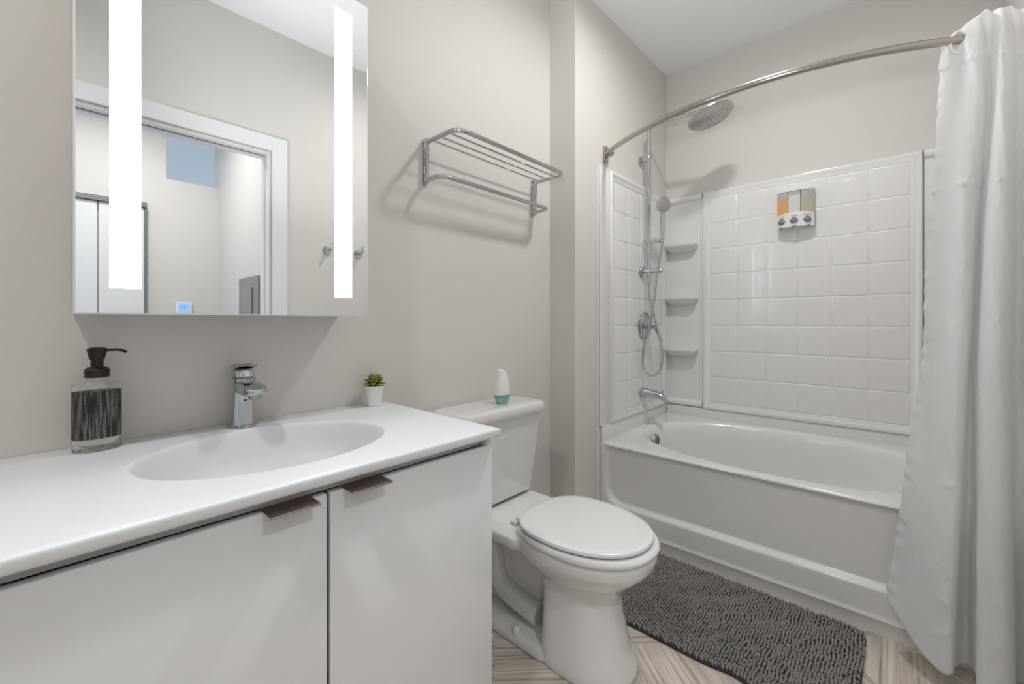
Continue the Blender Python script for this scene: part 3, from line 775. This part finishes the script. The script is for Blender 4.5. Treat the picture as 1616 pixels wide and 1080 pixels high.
# ---------------------------------------------------------------- wall soap dispenser
def wall_dispenser():
    X0 = XB-.021
    yl, yr, z0, z1 = .523, .353, 1.625, 1.832
    t = thing('wall_soap_dispenser', (X0, .438, z0), 'white triple chamber soap dispenser with orange, clear and green soap on the tiled wall', 'soap dispenser')
    D = .062
    def bulge(y): u = (y-.438)/.085; return .024*(1-u*u)
    n = 24; ys = [yr+(yl-yr)*i/n for i in range(n+1)]
    def curved(zf0, zf1, d0, off=0, inset=0, back=.0):
        b = new_bm(); R = []
        for y in ys:
            yy = max(yr+inset, min(yl-inset, y)); x = X0-d0-bulge(yy)-off
            R.append([(X0-back, yy, zf0(yy)), (x, yy, zf0(yy)), (x, yy, zf1(yy)), (X0-back, yy, zf1(yy))])
        loft(b, R); return b
    zmid = lambda y: 1.692+.012*(1-((y-.438)/.085)**2)
    obj('back_plate', box(X0-.012, X0, yr-.001, yl+.001, z0+.004, z1, .002, 2), 'white_plastic', t)
    obj('top_cap', curved(lambda y: z1-.012, lambda y: z1, .040, .001, 0, .0125), 'white_plastic', t)
    obj('button_panel', curved(lambda y: z0, zmid, .040, .004, 0, .0125), 'white_plastic', t)
    for (a, c, lv, m, lab) in ((.469, .5215, .64, 'orange_soap', 'orange soap'), (.4105, .4655, .80, 'clear_soap', 'milky clear soap'), (.3545, .407, .56, 'green_soap', 'pale green soap')):
        for (s0, s1, mm, nm, lb) in ((0, lv, m, 'soap_chamber', 'chamber filled with '+lab), (lv, 1, 'chamber', 'empty_chamber_top', 'smoky empty top of the chamber')):
            b = new_bm(); R = []
            for i in range(9):
                y = a+(c-a)*i/8; x = X0-.038-bulge(y); lo = zmid(y)+.0006; hi = z1-.0126
                zA = lo+(hi-lo)*s0+(0.0004 if s0 else 0); zB = lo+(hi-lo)*s1
                R.append([(X0-.0125, y, zA), (x, y, zA), (x, y, zB), (X0-.0125, y, zB)])
            loft(b, R); obj(nm, b, mm, t, label=lb)
    for y in (.497, .438, .379):
        x = X0-.0445-bulge(y)
        b = new_bm(); R = []
        for d, s in ((0, 1.0), (.004, 1.0), (.009, .86), (.012, .6)):
            ring = []
            for k in range(28):
                a = 2*PI*k/28; r = .0175*s
                yy, zz = r*math.cos(a)*1.05, r*math.sin(a)
                if zz > 0: yy *= (1-.55*(zz/r))
                ring.append((x-d, y+yy, 1.660+zz))
            R.append(ring)
        loft(b, R); kn = obj('push_button', b, 'knob_grey', t, label='grey push button')
        b = new_bm(); bx(b, x-.0133, x-.0118, y-.009, y+.009, 1.6585, 1.6605); obj('ridge', b, 'chrome2', kn)
        b = new_bm(); bx(b, x+.0005, x+.010, y-.012, y+.012, z0-.0015, z0+.003); obj('outlet', b, 'dark', t, False, label='dark soap outlet')
    # the small captions printed over the buttons
    for y, s in ((.497, 'LOTION'), (.438, 'SHAMPOO'), (.379, 'SHOWER GEL')):
        cu = bpy.data.curves.new('caption', 'FONT'); cu.body = s; cu.size = .0062; cu.extrude = .0002; cu.align_x = 'CENTER'; cu.space_character = 1.05
        tmp = bpy.data.objects.new('caption', cu); C.objects.link(tmp)
        dg = bpy.context.evaluated_depsgraph_get(); dg.update(); me = bpy.data.meshes.new_from_object(tmp.evaluated_get(dg)); bpy.data.objects.remove(tmp)
        u = (y-.438)/.085; slope = math.atan(.024*2*u/.085)
        mtx = Matrix.Translation((X0-.0448-bulge(y), y, 1.6805)) @ Matrix.Rotation(-PI/2-slope, 4, 'Z') @ Matrix.Rotation(PI/2, 4, 'X')
        me.transform(mtx); me.materials.clear(); me.materials.append(M['print'])
        o = bpy.data.objects.new('caption', me); C.objects.link(o); o.parent = t; o.matrix_parent_inverse = Matrix.Translation(t.location).inverted(); o['label'] = 'tiny grey printed caption'
wall_dispenser()

# ---------------------------------------------------------------- shower fittings
def shower():
    X = 2.452; Yp = 1.128
    WY = YP-.0125
    t = thing('shower_column', (X, YP, 1.36), 'chrome shower rail with a round rain head on the plumbing wall', 'shower')
    b = new_bm()
    P = [(X, Yp, 1.352), (X, Yp, 2.235)]
    arm = fillet_path([(X, Yp, 1.352), (X, Yp, 2.284), (X, .83, 2.272)], .045, 10)
    tube(b, [arm[0], (X, Yp, 1.39), (X, Yp, 1.6), (X, Yp, 1.9)]+arm[1:], .0110, 18)
    obj('riser_pipe', b, 'chrome', t)
    b = new_bm(); tube(b, [(X, Yp, 1.72), (X, Yp, 2.05)], .0128, 18); obj('riser_sleeve', b, 'chrome', t)
    for z, wy, r in ((2.083, YP-.0005, .027), (1.408, WY, .033)):
        b = new_bm(); lathe(b, (X, wy, z), [(r*.85, 0), (r, -.002), (r, -.011), (r*.8, -.014), (.012, -.0145)], 28, 'y')
        tube(b, [(X, wy-.012, z), (X, Yp-.006, z)], .0105, 16)
        br = obj('wall_bracket', b, 'chrome', t)
    b = new_bm(); lathe(b, (X, Yp, 2.083), [(.0135, -.022), (.0145, -.02), (.0145, .02), (.0135, .022)], 20); obj('bracket_collar', b, 'chrome', t)
    b = new_bm(); tube(b, [(X, Yp+.012, 1.408), (X, 1.062, 1.408)], .0125, 16); lathe(b, (X, 1.062, 1.408), [(.0125, .002), (.015, -.001), (.0155, -.012), (.013, -.016)], 20, 'y')
    obj('diverter', b, 'chrome', t)
    b = new_bm(); lathe(b, (X, Yp, 1.352), [(.008, -.03), (.010, -.028), (.012, 0), (.012, .012)], 18); obj('hose_outlet', b, 'chrome', t)
    b = new_bm(); bx(b, X-.013, X+.013, 1.036, 1.158, 1.573, 1.600, .006, 3); obj('slider', b, 'chrome', t)
    # rain head
    cxh, cyh, czh = X, .785, 2.262
    b = new_bm(); lathe(b, (cxh, .832, 2.272), [(.011, .012), (.013, .008), (.013, -.006), (.008, -.01)], 18, 'y')
    lathe(b, (cxh, .812, 2.266), [(.0001, -.018), (.012, -.014), (.016, -.004), (.016, .004), (.012, .012), (.0001, .016)], 20)
    obj('swivel_joint', b, 'chrome', t)
    b = new_bm(); lathe(b, (0, 0, 0), [(.001, .022), (.018, .022), (.026, .014), (.035, .0085), (.112, .005), (.118, .002), (.118, -.004), (.114, -.006), (.001, -.006)], 64)
    nz = new_bm()
    for r, n in ((.015, 6), (.032, 12), (.049, 18), (.066, 24), (.083, 28), (.100, 32)):
        for k in range(n):
            a = 2*PI*k/n+r*40; lathe(nz, (r*math.cos(a), r*math.sin(a), -.006), [(.0005, -.0022), (.0015, -.002), (.0020, 0)], 6)
    mt = Matrix.Translation((cxh, .775, 2.228)) @ Matrix.Rotation(math.radians(-17), 4, 'X') @ Matrix.Rotation(math.radians(0), 4, 'Y')
    b.transform(mt); nz.transform(mt)
    hd = obj('rain_head', b, 'chrome2', t); obj('nozzles', nz, 'print', hd, label='tiny grey rubber nozzles')
    # hand shower
    hs = thing('hand_shower', (X, 1.046, 1.60), 'chrome round hand shower with a looping metal hose on the rail slider', 'hand shower')
    HY_ = 1.040
    b = new_bm(); P = [(X, HY_+.006, 1.553), (X, HY_+.006, 1.575), (X, HY_+.005, 1.60), (X, HY_+.004, 1.66), (X, HY_+.004, 1.715), (X-.002, HY_+.004, 1.76)]
    tube(b, P, [.0085, .010, .0125, .0125, .0135, .012], 16); obj('handle', b, 'chrome', hs)
    face = Vector((-.50, -.80, -.12)).normalized()
    rot = face.to_track_quat('Z', 'Y').to_matrix().to_4x4()
    mt = Matrix.Translation((X-.008, HY_-.002, 1.790)) @ rot
    b = new_bm(); lathe(b, (0, 0, 0), [(.001, -.018), (.025, -.014), (.043, -.004), (.046, .004), (.046, .010), (.043, .012)], 40); b.transform(mt); obj('head', b, 'chrome', hs)
    b = new_bm(); lathe(b, (0, 0, 0), [(.0425, .0122), (.040, .0135), (.016, .0135), (.014, .0155), (.001, .0155)], 36)
    for r, n in ((.022, 10), (.029, 14), (.036, 18)):
        for k in range(n):
            a = 2*PI*k/n; lathe(b, (r*math.cos(a), r*math.sin(a), .0135), [(.0018, 0), (.001, .002), (.0003, .0022)], 6)
    b.transform(mt); obj('spray_face', b, 'spray', hs, label='pale spray face with nozzles')
    b = new_bm()
    P = [(X, 1.046, 1.552), (X-.004, 1.058, 1.48), (X-.010, 1.072, 1.38), (X-.018, 1.085, 1.24), (X-.024, 1.104, 1.11), (X-.022, 1.140, 1.00), (X-.02, 1.155, .90), (X-.02, 1.148, .83), (X-.02, 1.110, .79),
         (X-.018, 1.062, .81), (X-.014, 1.040, .87), (X-.010, 1.044, .95), (X-.006, 1.068, 1.06), (X-.002, 1.100, 1.17), (X, 1.122, 1.26), (X, Yp, 1.322)]
    pts = catmull(P, 26)
    tube(b, pts, [.0062+.0008*(1 if (i//2) % 2 else -1) for i in range(len(pts))], 10); obj('hose', b, 'chrome2', hs, angle=80)
    # valve
    v = thing('shower_valve', (2.485, WY, 1.083), 'round chrome shower valve with a curved lever below the rail', 'shower valve')
    b = new_bm(); lathe(b, (2.485, WY, 1.083), [(.080, 0), (.084, -.002), (.083, -.006), (.07, -.011), (.045, -.014), (.030, -.015), (.028, -.020)], 48, 'y'); obj('escutcheon', b, 'chrome', v)
    b = new_bm(); lathe(b, (2.485, WY, 1.083), [(.021, -.018), (.023, -.022), (.023, -.040), (.019, -.052), (.022, -.056), (.022, -.068), (.016, -.075), (.001, -.076)], 28, 'y'); obj('knob_body', b, 'chrome', v)
    b = new_bm(); P = catmull([(2.485, WY-.062, 1.080), (2.492, WY-.072, 1.062), (2.502, WY-.078, 1.035), (2.514, WY-.088, 1.005), (2.520, WY-.098, .985)], 5)
    tube(b, P, [.012-.006*i/len(P) for i in range(len(P))], 14); obj('lever', b, 'chrome', v)
    # tub spout
    s = thing('tub_spout', (2.452, WY, .68), 'chrome tub spout with a pull up diverter above the overflow', 'faucet')
    b = new_bm(); R = []
    for d, hx, zt, zb in ((0, .030, .706, .646), (.004, .031, .708, .645), (.03, .029, .704, .648), (.07, .026, .699, .652), (.105, .023, .693, .653), (.125, .021, .686, .640), (.140, .019, .676, .634), (.148, .014, .662, .634)):
        ring = rrect(0, 0, hx, (zt-zb)/2, min(hx, (zt-zb)/2)*.9, 0, 6)
        R.append([(2.452+p[0], WY-d, (zt+zb)/2+p[1]) for p in ring])
    loft(b, R); obj('spout', b, 'chrome', s)
    b = new_bm(); lathe(b, (2.452, WY-.128, .682), [(.004, 0), (.004, .018), (.009, .020), (.010, .024), (.008, .028), (.001, .029)], 20); obj('diverter_knob', b, 'chrome', s)
shower()

# ---------------------------------------------------------------- curtain rod and curtain
S_, CH = .232, (YP-YS)/2; RR = (CH**2+S_**2)/(2*S_); YM = (YP+YS)/2
def rodx(y): return 2.034-S_+RR-math.sqrt(RR*RR-(y-YM)**2)+(.036*((YM-y)/.5715)**2 if y < YM else 0)
RODZ = 2.003
t = thing('curtain_rod', (2.034, YM, RODZ), 'curved brushed nickel shower curtain rod spanning above the tub', 'curtain rod')
b = new_bm(); ys = [YP-.012-(YP-YS-.024)*i/60 for i in range(61)]
tube(b, [(rodx(y), y, RODZ) for y in ys], .0128, 20); obj('rod', b, 'nickel', t)
for y, s in ((YP-.001, -1), (YS+.001, 1)):
    xf = rodx(y)
    b = new_bm(); bx(b, xf-.019, xf+.019, min(y, y+.012*s), max(y, y+.012*s), RODZ-.043, RODZ+.043, .004, 3); lathe(b, (xf, y, RODZ), [(.017, .010*s), (.020, .014*s), (.0185, .030*s), (.0165, .034*s)], 28, 'y')
    lathe(b, (xf-.003, y, RODZ), [(.017, .01*s), (.0175, .045*s), (.0155, .047*s)], 24, 'y')
    obj('flange', b, 'nickel', t)

def curtain():
    t = thing('shower_curtain', (1.88, -.15, .06), 'long white fabric shower curtain gathered at the right end of the rod', 'shower curtain')
    # plan curves (x, y) from the free edge towards the right wall, at the hem, at mid height and at the top
    hem = [(1.925, .055), (1.895, .025), (1.855, -.020), (1.825, -.065), (1.812, -.095), (1.828, -.110), (1.872, -.114), (1.905, -.125), (1.908, -.146), (1.875, -.156), (1.83, -.157), (1.795, -.154), (1.775, -.170), (1.77, -.205), (1.795, -.226), (1.85, -.232), (1.90, -.240), (1.91, -.262), (1.88, -.280), (1.86, -.300), (1.88, -.314)]
    mid = [(1.945, -.046), (1.925, -.060), (1.895, -.078), (1.865, -.098), (1.848, -.120), (1.856, -.138), (1.878, -.146), (1.905, -.150), (1.915, -.155), (1.895, -.160), (1.865, -.164), (1.842, -.170), (1.828, -.182), (1.826, -.203), (1.845, -.220), (1.885, -.230), (1.925, -.240), (1.93, -.258), (1.905, -.276), (1.885, -.294), (1.90, -.312)]
    def on_rod(y, dx): return (rodx(y)+dx, y)
    top = [on_rod(-.094, .024), on_rod(-.106, .014), on_rod(-.122, .004), on_rod(-.138, -.006), on_rod(-.155, -.018), on_rod(-.172, -.030), on_rod(-.186, -.034), on_rod(-.196, -.026), on_rod(-.203, -.018), on_rod(-.209, -.020), on_rod(-.217, -.032), on_rod(-.227, -.042), on_rod(-.238, -.044), on_rod(-.248, -.038), on_rod(-.255, -.026), on_rod(-.261, -.018), on_rod(-.268, -.020), on_rod(-.278, -.030), on_rod(-.290, -.034), on_rod(-.301, -.028), on_rod(-.312, -.012)]
    K = 7
    H = catmull([(p[0], p[1], 0) for p in hem], K); Mi = catmull([(p[0], p[1], 0) for p in mid], K); Tp = catmull([(p[0], p[1], 0) for p in top], K)
    n = len(H); NZ = 300
    from mathutils import noise
    b = new_bm(); V = []
    def ztop(i):
        u = i/(n-1)
        z = RODZ+.070
        if u < .30: z -= .075*(1-u/.30)
        return z+.002*math.sin(i*.3)
    def zbot(i):
        u = i/(n-1)
        z = .055+.006*math.sin(i*.23)
        if u < .20: z += .125*(1-u/.20)**1.6
        return z
    for k in range(NZ+1):
        row = []
        for i in range(n):
            zb, zt = zbot(i), ztop(i); v = k/NZ; z = zb+(zt-zb)*v
            w = (z-.05)/2.02
            if w < .47: s = w/.47; p = H[i].lerp(Mi[i], s*(1.0))
            else: s = (w-.47)/.53; p = Mi[i].lerp(Tp[i], s*s*(3-2*s)*.35+s*.65)
            u = i/(n-1)
            rip = .0016*math.sin(z*33+i*.33)*math.sin(z*7.1+i*.11)+.0022*math.sin(z*11+i*.17)
            if u < .1: rip += .0018*math.sin(z*95+1.3*math.sin(z*31))*(1-u/.1)
            for (ze, dp) in ((1.53, .0035), (1.925, .003)):
                rip += dp*math.exp(-((z-ze-.003*math.sin(i*.9))/.0055)**2)
            q1 = noise.noise((u*5+z*2.0, z*6.5, 2.0)); q2 = noise.noise((u*7-z*3.0, z*8.2+7, 5.0)); q3 = noise.noise((u*3, z*4+2, 9.0)); fade = min(1, max(.25, (1.98-z)/.4))
            rip += fade*(.0032*max(0, 1-abs(q1)*8)**2*(.5+q3)+.0022*max(0, 1-abs(q2)*7)**2*(.5-q3))
            row.append(b.verts.new((p.x-rip, p.y+rip*.8*math.cos(i*.2), z)))
        V.append(row)
    for k in range(NZ):
        for i in range(n-1):
            c = (V[k][i].co+V[k+1][i+1].co)/2
            if math.hypot(c.x-rodx(c.y), c.z-RODZ) < .019: continue
            b.faces.new((V[k][i], V[k][i+1], V[k+1][i+1], V[k+1][i]))
    o = obj('fabric', b, 'curtain', t, angle=179)
    sd = o.modifiers.new('s', 'SOLIDIFY'); sd.thickness = .0009; sd.offset = 0
    bake(o)
    for p in o.data.polygons: p.use_smooth = True
    for y, a in ((-.136, -62),):
        g = new_bm(); pts = []
        c = Vector((rodx(y)-.004, y, RODZ-.010)); ux = Vector((math.cos(math.radians(a)), -math.sin(math.radians(a)), 0))
        ux = Vector((1*math.cos(math.radians(a)), math.sin(math.radians(a)), 0))
        for k in range(32):
            q = 2*PI*k/32; pts.append(c+ux*(.030*math.cos(q))+Vector((0, 0, 1))*(.036*math.sin(q)))
        tube(g, pts, .0045, 8, closed=True); obj('ring', g, 'white_plastic', t, label='white split ring')
curtain()

# ---------------------------------------------------------------- bath mat
def bath_mat():
    x0, x1, y0, y1 = 1.437, 1.962, .095, .955
    t = thing('bath_mat', ((x0+x1)/2, (y0+y1)/2, 0), 'charcoal grey chenille bath mat lying on the floor against the tub apron', 'bath mat')
    r = .045
    def wob(y): return .012*math.exp(-((y-.40)/.045)**2)
    def outline(off, z):
        P = rrect((x0+x1)/2, (y0+y1)/2, (x1-x0)/2+off, (y1-y0)/2+off, r, z, 6)
        Q = []
        m = len(P)
        for i in range(m):
            a, c = Vector(P[i]), Vector(P[(i+1) % m]); d = (c-a).length; k = max(1, int(d/.02))
            for j in range(k): Q.append(a.lerp(c, j/k))
        return [(p.x+(wob(p.y) if p.x < 1.5 else 0), p.y, p.z) for p in Q]
    b = new_bm(); loft(b, [outline(-.002, .001), outline(.001, .003), outline(.001, .007), outline(-.003, .009)]); obj('backing', b, 'matback', t)
    verts, faces = [], []
    rnd = random.Random(3)
    def field(x, y): return math.sin(x*23+2.1*math.sin(y*11))*1.2+math.sin(y*31+1.7*math.sin(x*17+1))*1.1+math.sin((x+y)*57)*.5
    px, py = .0104, .0100
    ny = int((y1-y0)/py); nx = int((x1-x0)/px)
    for j in range(ny):
        for i in range(nx):
            x = x0+.004+px*(i+.5*(j % 2))+rnd.uniform(-.0016, .0016); y = y0+.004+py*j+rnd.uniform(-.0016, .0016)
            # inside rounded outline
            dx = max(0, abs(x-(x0+x1)/2)-((x1-x0)/2-r)); dy = max(0, abs(y-(y0+y1)/2)-((y1-y0)/2-r))
            if math.hypot(dx, dy) > r-.003 or x < x0+wob(y)+.003: continue
            a = field(x, y)*1.5; lean = .42+.25*math.sin(x*41+y*29)
            L = rnd.uniform(.009, .0135); rr = rnd.uniform(.0043, .0051)
            d = Vector((math.cos(a)*lean, math.sin(a)*lean, 1)).normalized()
            s1 = d.cross(Vector((0, 1, 0.01))).normalized(); s2 = d.cross(s1)
            base = Vector((x, y, .008)); k0 = len(verts)
            for (h, w) in ((0, .75), (.35, .95), (.75, 1.0), (.93, .68)):
                c = base+d*(L*h)
                for q in range(6):
                    verts.append(tuple(c+s1*(rr*w*math.cos(q*PI/3))+s2*(rr*w*math.sin(q*PI/3))))
            verts.append(tuple(base+d*L))
            for m in range(3):
                for q in range(6):
                    q2 = (q+1) % 6; faces.append((k0+m*6+q, k0+m*6+q2, k0+m*6+6+q2, k0+m*6+6+q))
            for q in range(6): faces.append((k0+18+q, k0+18+(q+1) % 6, k0+24))
    me = bpy.data.meshes.new('pile'); me.from_pydata(verts, [], faces); me.materials.append(M['matgrey'])
    for p in me.polygons: p.use_smooth = True
    o = bpy.data.objects.new('pile', me); C.objects.link(o); o.parent = t; o.matrix_parent_inverse = Matrix.Translation(t.location).inverted(); o['kind'] = 'stuff'
bath_mat()

# ---------------------------------------------------------------- things on the entry side, seen in the mirror
def hook(x, lab):
    z = 1.550; Y = YS
    t = thing('robe_hook', (x, Y, z), lab, 'hook', 'robe hooks on the entry wall')
    b = new_bm(); lathe(b, (x, Y, z), [(.026, .0005), (.027, .003), (.025, .010), (.001, .011)], 32, 'y'); obj('rose', b, 'chrome', t)
    b = new_bm(); P = fillet_path([(x, Y+.008, z), (x, Y+.058, z), (x, Y+.058, z+.040)], .006, 5); tube(b, P, .0068, 14); obj('peg', b, 'chrome', t)
hook(1.190, 'chrome robe hook in the mirror, nearer the door frame'); hook(1.393, 'chrome robe hook in the mirror, farther from the door frame')

t = thing('thermostat', (.765, HY, 1.17), 'white wall thermostat with a blue lit screen seen in the mirror', 'thermostat')
obj('case', box(.713, .822, HY+.001, HY+.026, 1.150, 1.262, .004, 3), 'white_plastic', t)
sc = obj('screen', box(.727, .808, HY+.0262, HY+.0268, 1.190, 1.252), 'lcd', t, False, label='blue lit screen')
cu = bpy.data.curves.new('digits', 'FONT'); cu.body = '72'; cu.size = .034; cu.extrude = .0003
tmp = bpy.data.objects.new('digits', cu); C.objects.link(tmp); dg = bpy.context.evaluated_depsgraph_get(); dg.update(); me = bpy.data.meshes.new_from_object(tmp.evaluated_get(dg)); bpy.data.objects.remove(tmp)
me.transform(Matrix.Translation((.778, HY+.0272, 1.207)) @ Matrix.Rotation(PI, 4, 'Z') @ Matrix.Rotation(PI/2, 4, 'X'))
me.materials.clear(); me.materials.append(M['lcd_digit'])
o = bpy.data.objects.new('digits', me); C.objects.link(o); o.parent = sc

t = thing('electrical_panel', (HX, -1.16, 1.0), 'grey electrical breaker panel on the hall wall seen in the mirror', 'electrical panel')
obj('frame', box(HX-.012, HX-.001, -1.385, -.960, .78, 1.428, .002, 1), 'panel_grey', t)
d = obj('door', box(HX-.022, HX-.0125, -1.300, -1.075, .90, 1.350, .003, 2), 'panel_grey', t)
obj('latch', box(HX-.025, HX-.0222, -1.120, -1.100, 1.10, 1.15, .001, 1), 'dark', d)
for y in (-1.37, -.975):
    for z in (.80, 1.405):
        b = new_bm(); lathe(b, (HX-.012, y, z), [(.006, 0), (.006, -.002), (.001, -.004)], 12, 'x'); obj('screw', b, 'chrome2', t)
